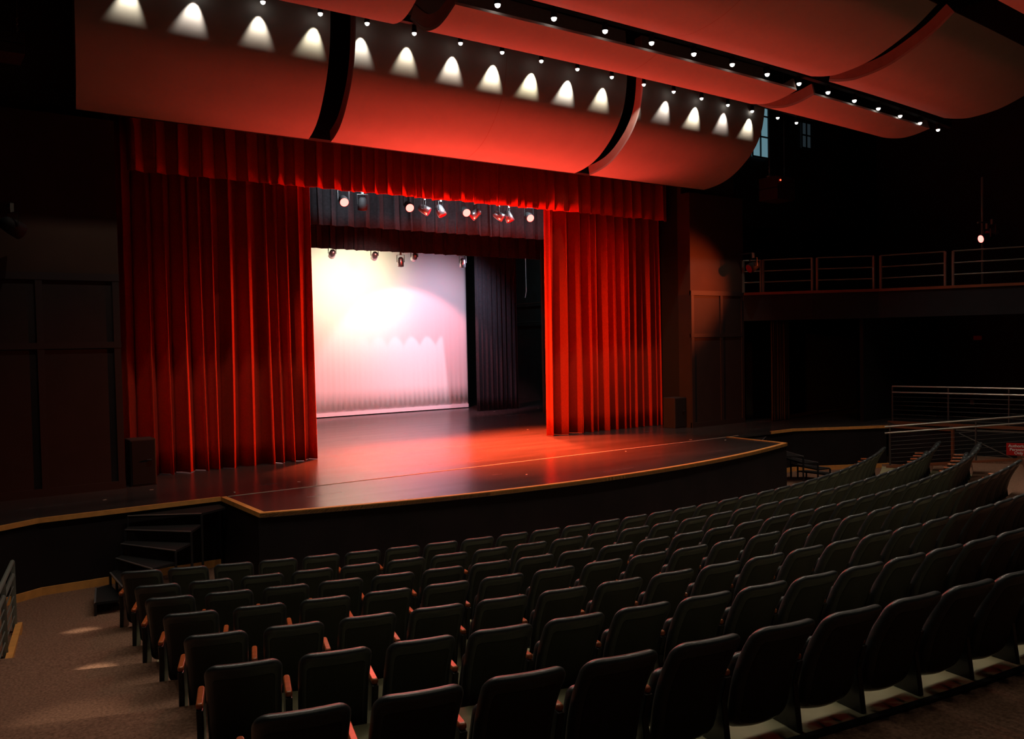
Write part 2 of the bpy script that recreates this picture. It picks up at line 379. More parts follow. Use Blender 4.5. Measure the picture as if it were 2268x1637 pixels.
tag(drape('masking_curtain', -8.2, -5.2, 5.1, .02, 6.8, 12, .10, m_blackcloth, 13, uneven=.3), 'black leg curtain hidden behind the left red curtain', 'curtain', 'black masking curtains')
# battens carrying the drapes
for y_, z_, nm in ((0, 6.6, 'behind the valance carrying the red curtains'), (-.42, 7.0, 'carrying the red valance'), (2.0, 7.2, 'carrying the downstage black border'), (5.6, 7.2, 'carrying the upstage black border'), (7.75, 6.8, 'carrying the leg beside the backdrop'), (5.1, 6.8, 'carrying the pair of black legs'), (9.35, 6.9, 'carrying the backdrop')):
    xe = 6.9 if y_ < .5 else 11
    tag(MB().tube([(-xe, y_, z_+.035), (xe, y_, z_+.035)], .03, 8).build('batten', m_iron), 'long black batten '+nm, 'batten', 'battens above the stage')
# cyclorama
cyc = empty('backdrop', (0, 9.35, 0))
V = []; Fc = []; nx = 240
for j, z in enumerate((6.9, 4.0, 2.0, .9, .14)):
    for i in range(nx+1):
        x = -7.2+13.85*i/nx; a = (0, .001, .003, .007, .012)[j]
        V.append((x, a*sin(i*1.9)+a*.6*sin(i*.77+1), z))
for j in range(4):
    for i in range(nx): Fc.append((j*(nx+1)+i, j*(nx+1)+i+1, (j+1)*(nx+1)+i+1, (j+1)*(nx+1)+i))
o = mesh('cloth', V, Fc, m_cyc, cyc, smooth=True); sd = o.modifiers.new('thickness', 'SOLIDIFY'); sd.thickness = .006
MB().box(-7.2, 6.65, -.03, .03, .03, .15).build('hem_pipe', m_hem, cyc)['label'] = 'pale weighted hem'
tag(cyc, 'large white cloth backdrop washed in pink and warm white light at the back of the stage', 'backdrop')

# ------------------------------------------------------------------ acoustic clouds
def smooth_prof(pts, n=6):
    out = []
    P = [Vector(p) for p in pts]; P = [2*P[0]-P[1]]+P+[2*P[-1]-P[-2]]
    for i in range(1, len(P)-2):
        for k in range(n):
            t = k/n; a, b, c, d = P[i-1:i+3]
            out.append(.5*((2*b)+(-a+c)*t+(2*a-5*b+4*c-d)*t*t+(-a+3*b-3*c+d)*t**3))
    out.append(P[-2]); return out
def cloud(name, prof, wl, wr, label, gl=.037, gr=.037, bow=0, ribs=(1, 1), group=None, seam=None):
    """curved panel: prof is (y,z) from the stage side to the audience side, wl/wr are x at y=-1.2"""
    P = smooth_prof(prof); n = len(P); nx = max(8, int(abs(wr-wl)/.35)); th = .045
    def fx(wv, g, y): return wv*(1+g*(-1.2-y))
    def nrm(i):
        d = (P[min(i+1, n-1)]-P[max(i-1, 0)]).normalized(); nn = Vector((d.y, -d.x))   # points to one side
        return nn if nn.y > 0 or (abs(nn.y) < .2 and nn.x > 0) else -nn
    N = []; prev = None
    for i in range(n):
        d = (P[min(i+1, n-1)]-P[max(i-1, 0)]).normalized(); nn = Vector((d.y, -d.x))
        if i == 0: nn = nn if nn.x+nn.y > 0 else -nn
        elif nn.dot(prev) < 0: nn = -nn
        N.append(nn); prev = nn
    V = []; Fc = []
    for lay in (0, 1):
        for i in range(n):
            q = P[i]+N[i]*th*lay
            for k in range(nx+1):
                xl, xr = fx(wl, gl, P[i].x), fx(wr, gr, P[i].x); x = xl+(xr-xl)*k/nx
                V.append((x, q.x+bow*x*x, q.y+bow*.18*x*x))
    S = n*(nx+1)
    for i in range(n-1):
        for k in range(nx):
            a = i*(nx+1)+k; Fc.append((a, a+1, a+nx+2, a+nx+1)); Fc.append((S+a, S+a+nx+1, S+a+nx+2, S+a+1))
    for k in range(nx):
        Fc.append((k, S+k, S+k+1, k+1)); a = (n-1)*(nx+1)+k; Fc.append((a, a+1, S+a+1, S+a))
    for i in range(n-1):
        a = i*(nx+1); b = a+nx+1; Fc.append((a, b, S+b, S+a)); a += nx; b += nx; Fc.append((a, S+a, S+b, b))
    o = mesh(name, V, Fc, m_cloud, smooth=True)
    bm = bmesh.new(); bm.from_mesh(o.data)
    for e in bm.edges:
        if len(e.link_faces) == 2 and e.calc_face_angle() > .6: e.smooth = False
    bm.to_mesh(o.data); bm.free()
    for side_, wv, g in ((0, wl, gl), (1, wr, gr)):
        if not ribs[side_]: continue
        V = []; Fc = []; sg = 1 if side_ == 0 else -1
        for i in range(n):
            x = fx(wv, g, P[i].x)
            for dx, dn in ((.002, th+.002), (.05, th+.002), (.05, .23), (.002, .23)):
                q = P[i]+N[i]*dn; xx = x+sg*dx; V.append((xx, q.x+bow*xx*xx, q.y+bow*.18*xx*xx))
        for i in range(n-1):
            a, b = 4*i, 4*i+4
            for j in range(4): Fc.append((a+j, b+j, b+(j+1) % 4, a+(j+1) % 4))
        Fc += [(0, 1, 2, 3), (4*n-1, 4*n-2, 4*n-3, 4*n-4)]
        mesh('edge_rib', V, Fc, m_rib, o)
    if seam:
        V = []; Fc = []
        for i in range(n):
            q = P[i]-N[i]*.002
            for dx in (-.006, .006): V.append((seam+dx, q.x+bow*seam**2, q.y+bow*.18*seam**2))
        for i in range(n-1): Fc.append((2*i, 2*i+1, 2*i+3, 2*i+2))
        mesh('panel_seam', V, Fc, m_rib, o)
    tag(o, label, 'ceiling panel', group); return o
p1 = [(-1.2, 6.26), (-1.48, 6.31), (-1.80, 6.42), (-2.12, 6.63), (-2.47, 6.99), (-2.70, 7.4), (-2.81, 7.9), (-2.84, 8.5), (-2.80, 9.1)]
g1 = 'front acoustic clouds'
cloud('acoustic_cloud', p1, -7.46, -3.49, 'curved ceiling panel in the front row, leftmost, above the left red curtain', gl=.018, group=g1)
cloud('acoustic_cloud', p1, -3.04, 3.04, 'wide curved ceiling panel in the front row, centred above the stage opening', group=g1, seam=.012)
cloud('acoustic_cloud', p1, 3.50, 7.46, 'curved ceiling panel in the front row, above the right red curtain', group=g1)
p2 = [(-5.35, 7.20), (-5.65, 6.99), (-5.95, 6.83), (-6.3, 6.755), (-6.6, 6.775), (-6.93, 6.86)]
g2 = 'middle acoustic clouds'
cloud('acoustic_cloud', p2, -7.46, -3.49, 'curved ceiling panel in the middle row, cut off by the top left of the view', bow=.006, group=g2)
cloud('acoustic_cloud', p2, -3.04, 3.04, 'wide curved ceiling panel in the centre of the middle row', bow=.006, group=g2, seam=.012)
cloud('acoustic_cloud', p2, 3.50, 7.46, 'curved ceiling panel at the right end of the middle row', bow=.006, group=g2)
p3 = [(-7.22, 7.04), (-7.5, 6.975), (-7.8, 6.96), (-8.35, 7.06), (-9.0, 7.36), (-9.42, 7.66)]
g3 = 'rear acoustic clouds'
cloud('acoustic_cloud', p3, -3.04, 3.04, 'wide curved ceiling panel in the rear row, nearest the top edge of the view', bow=.006, group=g3, seam=.012)
cloud('acoustic_cloud', p3, 3.50, 7.46, 'curved ceiling panel at the right end of the rear row', bow=.006, group=g3)
p4 = [(-10.15, 7.59), (-10.7, 7.52), (-11.4, 7.6), (-12.0, 7.95)]
cloud('acoustic_cloud', p4, -3.04, 7.46, 'dark red ceiling panel just showing in the top right corner', bow=.006)

# lighting raceways and small lamps
def raceway(pts, label):
    mb = MB()
    for a, b in zip(pts[:-1], pts[1:]): mb.bar(a, b, .10, .12)
    return tag(mb.build('lighting_raceway', m_black), label, 'raceway')
l1 = lambda x: (x, -3.09+.004*x*x, 7.93)
l2 = lambda x: (x, -7.02+.0065*x*x, 6.97)
raceway([(x, l1(x)[1]-.07, 8.12) for x in [-8+i for i in range(19)]], 'black lighting raceway running along the top of the front ceiling panels')
raceway([(x, l2(x)[1]-.02, 7.15) for x in [-9+i for i in range(20)]], 'black lighting raceway in the gap between the middle and rear ceiling panels')
# slotted timber rail seen in the same gap
mb = MB()
for i in range(17):
    x = -8+i; mb.bar((x, l2(x)[1]-.42, 7.42), (x+1, l2(x+1)[1]-.42, 7.42), .3, .04)
tag(mb.build('catwalk_rail', m_black), 'long black steel rail above the gap between the middle and rear ceiling panels', 'rail')
lamp0 = empty('downlight', (0, 0, 0))
MB().tube([(0, 0, .15), (0, 0, .05), (0, 0, .0)], [.035, .045, .05], 12).build('lamp_housing', m_black, lamp0, True)
mb = MB(); mb.tube([(0, 0, .03), (0, 0, .0), (0, 0, -.03), (0, 0, -.045)], [.03, .042, .034, .012], 12); mb.build('lamp_bulb', m_lens, lamp0, True)
def place_lamp(first, loc, label, group):
    o = lamp0 if first else dup(lamp0); o.location = loc; tag(o, label, 'lamp', group); return o
def ordn(i):
    a = ['first','second','third','fourth','fifth','sixth','seventh','eighth','ninth','tenth','eleventh','twelfth','thirteenth','fourteenth','fifteenth','sixteenth','seventeenth','eighteenth','nineteenth','twentieth',
         'twenty-first','twenty-second','twenty-third','twenty-fourth','twenty-fifth','twenty-sixth','twenty-seventh','twenty-eighth','twenty-ninth','thirtieth','thirty-first','thirty-second','thirty-third','thirty-fourth','thirty-fifth']
    return a[i]
X1 = [-6.9, -5.95, -4.94, -3.97, -3.12, -2.2, -1.23, -.29, .66, 1.6, 2.56, 3.52, 4.48, 5.44, 6.41, 7.37, 8.45, 9.3]
for i, x in enumerate(X1):
    vis = i-2
    lab = ('small bright white lamp in the front row of lamps, %s from the left' % ordn(vis)) if vis >= 0 else 'small white lamp in the front row, beyond the top left edge of the view'
    place_lamp(i == 0, l1(x), lab, 'front row of ceiling lamps')
    X = l1(x)
    if x < 8: spot('front_lamp_beam', (X[0], -2.945, X[2]-.062), (X[0]+random.uniform(-.05, .01), -2.77, X[2]-.42), random.choice([90, 150, 230]), (1, random.uniform(.9, .95), random.uniform(.66, .85)), 58, .8, .012)
X2 = [-3.07+.957*i for i in range(14)]
for i, x in enumerate(X2):
    place_lamp(False, l2(x), 'small bright white lamp behind the middle ceiling panels, %s from the left' % ordn(i), 'rear row of ceiling lamps')
for x in [-3.07+.957*i for i in range(-6, 14)]:
    X = l2(x); spot('rear_lamp_beam', (X[0], X[1], X[2]-.06), (X[0], X[1]-.9, X[2]-3), 95, (1, .89, .70), 125, .8, .05)
for x_, y_ in ((-8.25, -5.38), (-8.42, -7.35), (-8.9, -9.4)):
    spot('aisle_lamp_beam', (x_-.1, -7.2, 6.85), (x_, y_, -1), 2400 if y_ > -9 else 480, (1, .82, .58), 3.9 if y_ > -9 else 9, .8, .03)
for x in [-11+2.2*i for i in range(12)]:
    spot('house_downlight_beam', (x, -14.2, 8.2), (x, -13.4, 0), 34, (1, .88, .66), 120, .8, .06)

# ------------------------------------------------------------------ theatre chairs
def chair_warp(x, y, z):
    """recline and wrap the flat back: z height, y depth before warp"""
    t = (.80-z)
    yy = -.285+.46*t+.05*sin(min(1, t/.6)*PI) if z < .80 else -.285-.2*(z-.8)
    return (x, y+yy+(x/.25)**2*.028, z)
def rrect(w2, z0, z1, r_top, r_bot, n=7, sag=.0, taper=.0):
    pts = []
    for cx, cz, a0, r in ((w2-r_top, z1-r_top, 0, r_top), (-w2+r_top, z1-r_top, 90, r_top), (-w2+r_bot, z0+r_bot, 180, r_bot), (w2-r_bot, z0+r_bot, 270, r_bot)):
        for i in range(n):
            a = math.radians(a0+90*i/(n-1)); pts.append((cx+r*cos(a), cz+r*sin(a)))
    out = []
    for i in range(len(pts)):   # densify
        a, b = pts[i], pts[(i+1) % len(pts)]; L = math.hypot(b[0]-a[0], b[1]-a[1]); k = max(1, int(L/.06))
        for j in range(k): out.append((a[0]+(b[0]-a[0])*j/k, a[1]+(b[1]-a[1])*j/k))
    return [(x*(1-taper*(z1-z)), z-sag*(1-(x/w2)**2)*max(0, 1-(z-z0)/.3)) for x, z in out]
def pad(outline, layers, warp):
    cx = 0; cz = sum(p[1] for p in outline)/len(outline); n = len(outline); rings = []
    zs = [p[1] for p in outline]; hz = (max(zs)-min(zs))/2; hx = max(p[0] for p in outline)
    def ring(ins, y): return [warp(cx+(x-cx)*(1-ins/hx), y, cz+(z-cz)*(1-ins/hz)) for x, z in outline]
    def ringf(f, y, ins): return [warp((x*(1-ins/hx))*f, y, cz+(z-cz)*(1-ins/hz)*f) for x, z in outline]
    V = []; y0, i0 = layers[0][1], layers[0][0]; y1, i1 = layers[-1][1], layers[-1][0]
    for f in (.05, .35, .65, .88): rings.append(ringf(f, y0, i0))
    for ins, y in layers: rings.append(ring(ins, y))
    for f in (.88, .65, .35, .05): rings.append(ringf(f, y1, i1))
    for r in rings: V += r
    Fc = [(k*n+i, k*n+(i+1) % n, (k+1)*n+(i+1) % n, (k+1)*n+i) for k in range(len(rings)-1) for i in range(n)]
    Fc += [tuple(range(n))[::-1], tuple(range((len(rings)-1)*n, len(rings)*n))]
    return V, Fc
chair = empty('theatre_chair', (0, 0, 0))
V, Fc = pad(rrect(.240, .095, .80, .082, .05, sag=.03, taper=.06), [(.045, 0), (.028, .004), (.013, .014), (.003, .032), (0, .052), (.004, .072), (.018, .09), (.045, .10)], chair_warp)
mesh('backrest', V, Fc, m_seat, chair, True)
V, Fc = pad(rrect(.190, .13, .705, .03, .03, sag=.03, taper=.06, n=5), [(.006, -.004), (0, 0), (0, .004)], chair_warp)
mesh('back_panel', V, Fc, m_shell, chair, True)
V, Fc = pad(rrect(.215, -.20, .20, .05, .04), [(.03, -.045), (.006, -.03), (0, 0), (.006, .03), (.03, .045)], lambda x, y, z: (x, .075+y-.40*z, .46+z))
mesh('seat_cushion', V, Fc, m_seat, chair, True).location = (0, .05, -.10)
def arm_part(x, parent):
    V, Fc = pad(rrect(.023, -.17, .17, .02, .02, n=4), [(.006, -.018), (0, -.008), (0, .008), (.006, .018)], lambda a, y, z: (x+a, .15+z, .475+y-.03*z))
    mesh('armrest', V, Fc, m_arm, parent, True)
def stan_part(x, parent):
    mb = MB()
    V = [(x-.022, -.02, 0), (x-.022, .30, 0), (x-.022, .32, .10), (x-.022, .32, .46), (x-.022, -.03, .46), (x-.022, .02, .30)]
    V2 = [(a+.044, b, c) for a, b, c in V]; n = len(V)
    mb.add(V+V2, [tuple(range(n)), tuple(range(n, 2*n))[::-1]]+[(i, i+n, (i+1) % n+n, (i+1) % n) for i in range(n)])
    bev(mb.build('stanchion', m_iron, parent), .008)
arm_part(.28, chair); stan_part(.28, chair)
chairL = empty('theatre_chair', (0, 0, 0))
for ch in list(chair.children):
    c = ch.copy(); C.objects.link(c); c.parent = chairL
arm_part(-.28, chairL); stan_part(-.28, chairL)
usedA = usedL = False
rowname = ['front row', 'second row', 'third row', 'fourth row', 'fifth row', 'sixth row', 'rearmost row']
for k, (yc, R, th0, sp, zt, n) in enumerate(ROWS):
    for i in range(n):
        th = th0+i*sp/R; X = Vector((R*sin(th), yc-R*cos(th), FL[k])); fw = Vector((-sin(th), cos(th), 0))
        X += fw*.285; X.z = zt-.80 if k else -1.07
        if i == 0:
            o = chairL if not usedL else dup(chairL); usedL = True
        else:
            o = chair if not usedA else dup(chair); usedA = True
        o.location = X; o.rotation_euler = (0, 0, th)
        if k == 0: o.scale = (.97, 1, 1)
        if i == 0: lab = 'charcoal folding theatre chair at the left aisle end of the %s' % rowname[k]
        else: lab = 'charcoal folding theatre chair, %s from the left aisle in the %s' % (ordn(i), rowname[k])
        tag(o, lab, 'chair', 'theatre chairs in the '+rowname[k])

# ------------------------------------------------------------------ loudspeakers standing on the stage
def speaker(loc, label, w_=.42, d_=.42, h_=.80):
    r = empty('loudspeaker', loc)
    bev(MB().box(-w_/2, w_/2, -d_/2, d_/2, 0, h_).build('cabinet', m_trim, r), .015)
    MB().box(-w_/2+.03, w_/2-.03, -d_/2-.012, -d_/2+.0, .03, h_-.03).build('grille', m_black, r)
    mb = MB(); mb.tube([(w_*.12, -d_/2-.03, h_*.55), (w_*.32, -d_/2-.03, h_*.55)], .012, 8); mb.build('handle', m_iron, r)
    tag(r, label, 'speaker', 'floor loudspeakers'); return r
speaker((-6.60, -.95, 0), 'low dark loudspeaker on the stage beside the left red curtain', .42)
speaker((6.68, -.80, 0), 'low dark loudspeaker on the stage beside the right red curtain', .44)
# line array boxes hanging by chain
def hung(loc, label, w_=.75, h_=.62, led=True, top=12):
    r = empty('hanging_speaker', loc)
    for j in range(2):
        bev(MB().box(-w_/2, w_/2, -.3, .3, -h_+j*h_/2+.005, -h_+(j+1)*h_/2-.005).build('cabinet', m_trim, r), .01)
    bev(MB().box(-w_/2, w_/2, -.05, .05, .0, .04).build('rigging_bar', m_pipe, r), .005)
    for x in (-w_/2+.06, w_/2-.06):
        mb = MB(); mb.tube([(x, 0, .03), (x, 0, top-loc[2])], .008, 6); mb.build('suspension_cable', m_steel, r)
        mb = MB()
        for q in range(6): mb.tube([(x+.012*(-1)**q, 0, .05+q*.045), (x-.012*(-1)**q, 0, .085+q*.045)], .012, 6)
        mb.build('chain', m_steel, r)
    if led:
        mb = MB(); mb.tube([(-w_/2+.12, -.32, -.12), (-w_/2+.12, -.30, -.12)], .02, 8); mb.build('indicator_light', m_led, r)
    tag(r, label, 'speaker', 'loudspeakers hanging either side of the stage'); return r
hung((9.45, -2.0, 6.62), 'dark loudspeaker hanging by chains at the right, with a tiny red indicator light')
hung((-8.65, -2.0, 7.0), 'dark loudspeaker hanging by a chain in the top left corner', led=False, h_=.32)

# ------------------------------------------------------------------ stage lights
def par(loc, aim, lens, label, group, can=m_black, size=.11, length=.28, top=None):
    r = empty('stage_light', loc); d = Vector(aim).normalized(); q = d.to_track_quat('-Z', 'Y')
    def tr(p): return q @ Vector(p)
    mb = MB(); mb.tube([tr((0, 0, length*.55)), tr((0, 0, length*.4)), tr((0, 0, 0)), tr((0, 0, -length*.45))], [size*.45, size*.8, size*.95, size], 16); mb.build('can', can, r, True)
    mb = MB(); mb.tube([tr((0, 0, -length*.45)), tr((0, 0, -length*.47))], size*.86, 16); mb.build('lens', lens, r)
    mb = MB(); s = tr((size*1.12, 0, 0)); t = tr((-size*1.12, 0, 0))
    mb.bar(s, s+Vector((0, 0, .22)), .03, .008); mb.bar(t, t+Vector((0, 0, .22)), .03, .008); mb.bar(s+Vector((0, 0, .22)), t+Vector((0, 0, .22)), .03, .008); mb.build('yoke', m_iron, r)
    mb = MB(); c = (s+t)/2; mb.bar(c+Vector((0, 0, .22)), c+Vector((0, 0, .36 if top is None else top-loc[2])), .05, .05); mb.build('clamp', m_pipe, r)
    return tag(r, label, 'stage light', group)
g = 'stage lights under the red valance'
m_lensdim = mat('dark_pink_gel', (.35, .03, .05), .2)
names = ['leftmost of the four', 'second from the left of the four', 'third from the left of the four', 'rightmost of the four']
def wallarm(o, z):
    mb = MB(); mb.bar((0, 0, .36), (0, z, .36), .04, .04); mb.build('wall_bracket', m_iron, o)
for (x, nm) in zip((-1.81, -.17, 1.39, 3.32), names):
    par((x, 1.0, 5.56), (-.25, -1, -.55), m_lensred, 'glowing red stage light under the red valance, '+nm, g)
for x, aim, c_, nm in ((-1.32, (.1, .3, -1), m_black, 'unlit black stage light between the first and second glowing red lights'), (.28, (.7, -.6, -.5), m_chrome, 'small unlit stage light with a pink lens right of the second glowing red light'),
                  (.72, (.3, -.4, -1), m_chrome, 'pale unlit stage light hanging right of the second glowing red light'), (1.72, (-.6, .2, -.5), m_chrome, 'pale unlit stage light tilted beside the third glowing red light'),
                  (2.42, (.7, -.5, -.5), m_chrome, 'small unlit stage light with a pink lens left of the fourth glowing red light'), (2.72, (.3, -.3, -1), m_chrome, 'pale unlit stage light hanging left of the fourth glowing red light')):
    par((x, 1.05, 5.52), aim, m_lensdim, nm, g, can=c_)
mb = MB(); mb.tube([(-11, 1.05, 5.9), (11, 1.05, 5.9)], .025, 8); tag(mb.build('lighting_pipe', m_pipe), 'horizontal pipe carrying the red stage lights behind the valance', 'pipe')
g = 'stage lights in front of the backdrop'
for x, z, nm in ((.3, 5.0, 'leftmost of the five'), (1.65, 5.0, 'second from the left of the five'), (2.52, 4.84, 'third and lowest hanging of the five'), (3.0, 5.02, 'fourth from the left of the five'), (4.75, 4.9, 'rightmost of the five')):
    par((x, 6.5, z), (.2, .9, -.5) if z > 4.95 else (.1, .3, -1), m_lensdim, 'silver stage light hanging before the bright backdrop, '+nm, g, can=m_chrome, size=.10, top=5.385)
mb = MB(); mb.tube([(-11, 6.5, 5.36), (11, 6.5, 5.36)], .025, 8); tag(mb.build('lighting_pipe', m_pipe), 'horizontal pipe carrying the stage lights in front of the backdrop', 'pipe')
# box boom fixture on the right balcony
par((12.93, -5.82, 4.80), (-15, 6.6, -3.5), m_lensred, 'stage light with a glowing red lens on a stand above the right balcony rail', None, size=.11, length=.4)
par((13.35, -5.75, 4.95), (-15, 5.6, -3.5), m_lensdim, 'silver stage light right of the red glowing one on the balcony', None, can=m_chrome, size=.10, length=.34)
mb = MB(); mb.tube([(13.15, -5.6, 3.6), (13.15, -5.6, 6.4)], .03, 8); mb.tube([(12.7, -5.7, 5.18), (13.6, -5.55, 5.28)], .022, 8)
tag(mb.build('boom_stand', m_pipe), 'vertical pipe stand carrying the lights on the right balcony', 'stand')
wallarm(par((8.75, -1.75, 4.25), (-.8, .2, -.4), m_lensdim, 'small dark stage light mounted at the wall corner above the right stage edge', None, size=.13, length=.34), .56)
wallarm(par((-8.45, -1.55, 4.25), (.8, .4, -.4), m_lensdim, 'dark stage light mounted on the left wall above the panelling', None, size=.13, length=.34), .36)

# ------------------------------------------------------------------ balcony on the right
bal = [(8.95, -1.25), (10.1, -2.62), (11.3, -3.8), (12.0, -5.35), (12.75, -7.0), (13.6, -9.2)]
bal_in = [(9.4, .6), (16, .6), (16, -9.2)]
struct(MB().prism(bal+[(16, -9.2), (16, .6), (9.0, .6)], 3.36, 3.54).build('balcony_floor', m_wall))
struct(wallstrip(bal, 2.80, 3.50, .10, m_fascia, 'balcony_fascia'))
m_oak_shade = mat('shade_darkened_oak', (.22, .07, .03), .5)  # oak trim again, with the dimness of the right side put into its colour
struct(wallstrip([(x-.02, y-.03) for x, y in bal], 3.50, 3.57, .14, m_oak_shade, 'trim_8'))
secs = [((8.95, -1.25), (9.25, -1.6)), ((9.28, -1.66), (10.10, -2.62)), ((10.18, -2.72), (11.22, -3.72)), ((11.32, -3.86), (11.95, -5.25)), ((12.02, -5.42), (12.70, -6.92)), ((12.78, -7.1), (13.5, -8.9))]
secn = ['short section against the wall', 'best lit section over the brown drape', 'third section from the wall', 'fourth section from the wall', 'section below the red stage light', 'section at the right edge of the view']
for (a, b), nm in zip(secs, secn):
    r = empty('balcony_railing', (a[0], a[1], 3.57)); dx, dy = b[0]-a[0], b[1]-a[1]
    for px_, py_ in ((0, 0), (dx, dy)):
        mb = MB(); mb.bar((px_, py_, 0), (px_, py_, .88), .05, .05); mb.build('post', m_pipe, r)
    for h in (.88, .58, .28): mb = MB(); mb.tube([(0, 0, h), (dx, dy, h)], .018, 8); mb.build('rail', m_pipe, r)
    tag(r, 'dull steel balcony railing, '+nm, 'railing', 'balcony railing sections')
# side stage opening under the balcony
tag(drape('brown_drape', 9.72, 10.52, -1.55, .02, 2.95, 9, .035, m_brown, 31, uneven=.3), 'brown pleated drape hanging under the balcony at the side of the stage', 'curtain')
tag(drape('brown_drape', 9.62, 9.92, -.75, .02, 2.2, 4, .03, m_brown, 32, uneven=.3), 'narrow brown drape glimpsed in the gap between the wall and the wide brown drape', 'curtain')
struct(MB().box(9.0, 16, -.4, -.2, 0, 3.4).build('wall_under_balcony', m_black))
struct(wallstrip([(11.3, -3.3), (15.9, -3.2)], 0, 3.4, .1, m_black, 'wall_side_passage'))
struct(wallstrip([(15.2, -3.3), (15.0, -12)], -.5, 3.4, .1, m_black, 'wall_far_right'))
o = MB().box(-.02, .02, -.11, .11, -.06, .06).build('exit_sign', m_sign); o.location = (14.95, -4.6, 2.21); tag(o, 'small dim red sign on the dark far wall at right', 'sign')
o = MB().box(-.02, .02, -.05, .05, -.07, .07).build('wall_socket', m_pipe); o.location = (14.6, -4.62, .40); tag(o, 'small pale wall socket behind the cable railing', 'socket')

# end of the side stage, upper platform and railings at right
struct(wallstrip([(10.76, -4.4), (11.02, -5.9)], Z0, -.06, .06, m_blackwall, 'stage_end_wall'))
struct(wallstrip([(11.70, -3.9), (12.44, -6.95), (12.89, -8.9)], Z0, -.06, .06, m_black, 'platform_wall'))
mb = MB(); mb.bar((10.72, -4.4, -.02), (10.97, -5.94, -.02), .04, .05); mb.bar((10.95, -5.95, 0), (10.95, -5.95, -.95), .06, .06); struct(mb.build('trim_9', m_oak_shade))
KA, KB = Vector((10.05, -4.75, -.95)), Vector((11.43, -7.38, -.62))
mb = MB(); mb.bar(KA, KA+(KB-KA)*1.25, .06, .05); struct(mb.build('trim_10', m_oak_shade))
mb = MB(); mb.bar(KA-Vector((0, 0, .14)), KA+(KB-KA)*1.25-Vector((0, 0, .14)), .05, .23); struct(mb.build('kerb_wall', m_carpet))
struct(wallstrip([(11.64, -3.85), (12.38, -6.95), (12.83, -8.9)], -.05, .03, .05, m_oak_shade, 'trim_11'))
m_dull = mat('dull_dark_steel', (.10, .10, .095), .4, metal=.5)
def cable_rail(name, p0, p1, hts, label, posts, top_r=.024, ext=0):
    r = empty(name, p0); d = Vector(p1)-Vector(p0); e = -d.normalized()*ext
    for t in posts:
        q = d*t; mb = MB(); mb.bar((q.x, q.y, q.z), (q.x, q.y, q.z+hts[0]), .03, .03); mb.build('post', m_dull, r)
    for i, h in enumerate(hts):
        s0 = e if i < 2 else Vector((0, 0, 0))
        mb = MB(); mb.tube([(s0.x, s0.y, s0.z+h), (d.x, d.y, d.z+h)], top_r if i < 2 else .004, 8); mb.build('handrail' if i < 2 else 'cable', m_steel if i < 2 else m_dull, r)
    tag(r, label, 'railing'); return r
cable_rail('cable_railing', (11.70, -3.95, .0), (12.68, -8.0, .0), (.96, .80, .68, .56, .45, .33, .21, .10), 'steel cable railing on the raised platform, higher of the two at right', (0, .33, .66, 1))
cable_rail('cable_railing', KA+(KB-KA)*.03, KA+(KB-KA)*1.25, (1.0, .84, .72, .62, .52, .42, .32, .21, .11), 'steel cable railing on the auditorium floor carrying the red sign at the right edge', (0, .52, 1.0), ext=.12)
mb = MB(); mb.bar((11.5, -5.62, -.07), (12.1, -7.6, -.06), .04, .04); mb.bar((11.5, -5.62, .02), (11.5, -5.62, -.2), .05, .05); mb.bar((11.55, -5.8, -.15), (11.85, -7.0, -.72), .02, .02); mb.bar((12.1, -7.6, -.05), (12.1, -7.6, Z0), .04, .04)
tag(mb.build('folding_gate_frame', m_steel), 'pale metal bar frame with a diagonal brace behind the lower cable railing', 'frame')
# sign on the railing
dk = (KB-KA); sp_ = KA+dk*.875+Vector((-.03, -.02, .26))
sg = empty('warning_sign', sp_, math.atan2(dk.y, dk.x))
bev(MB().box(0, .50, -.012, .0, -.145, .145).build('panel', m_sign, sg), .004)
def text(s, x, z, size, parent, m):
    cu = bpy.data.curves.new('t', 'FONT'); cu.body = s; cu.size = size; cu.extrude = .002; cu.align_x = 'CENTER'; cu.offset = .002
    to = bpy.data.objects.new('t', cu); C.objects.link(to); bpy.context.view_layer.update()
    me = bpy.data.meshes.new_from_object(to.evaluated_get(bpy.context.evaluated_depsgraph_get())); bpy.data.objects.remove(to)
    me.transform(Matrix.Rotation(PI/2, 4, 'X')); me.name = 'lettering'
    o = link('lettering', me, m, parent); o.location = (x, -.014, z); return o
text('Authorized', .25, .05, .092, sg, m_white); text('Personnel', .25, -.035, .092, sg, m_white); text('Only', .25, -.115, .092, sg, m_white)
tag(sg, 'red sign with white lettering reading Authorized Personnel Only on the cable railing', 'sign')
o = MB().tube([(0, -.012, 0), (0, 0, 0)], .014, 8).build('indicator_light', m_ledg); o.location = (11.62, -4.75, -.12); tag(o, 'tiny green indicator light behind the upper end of the railing', 'light')

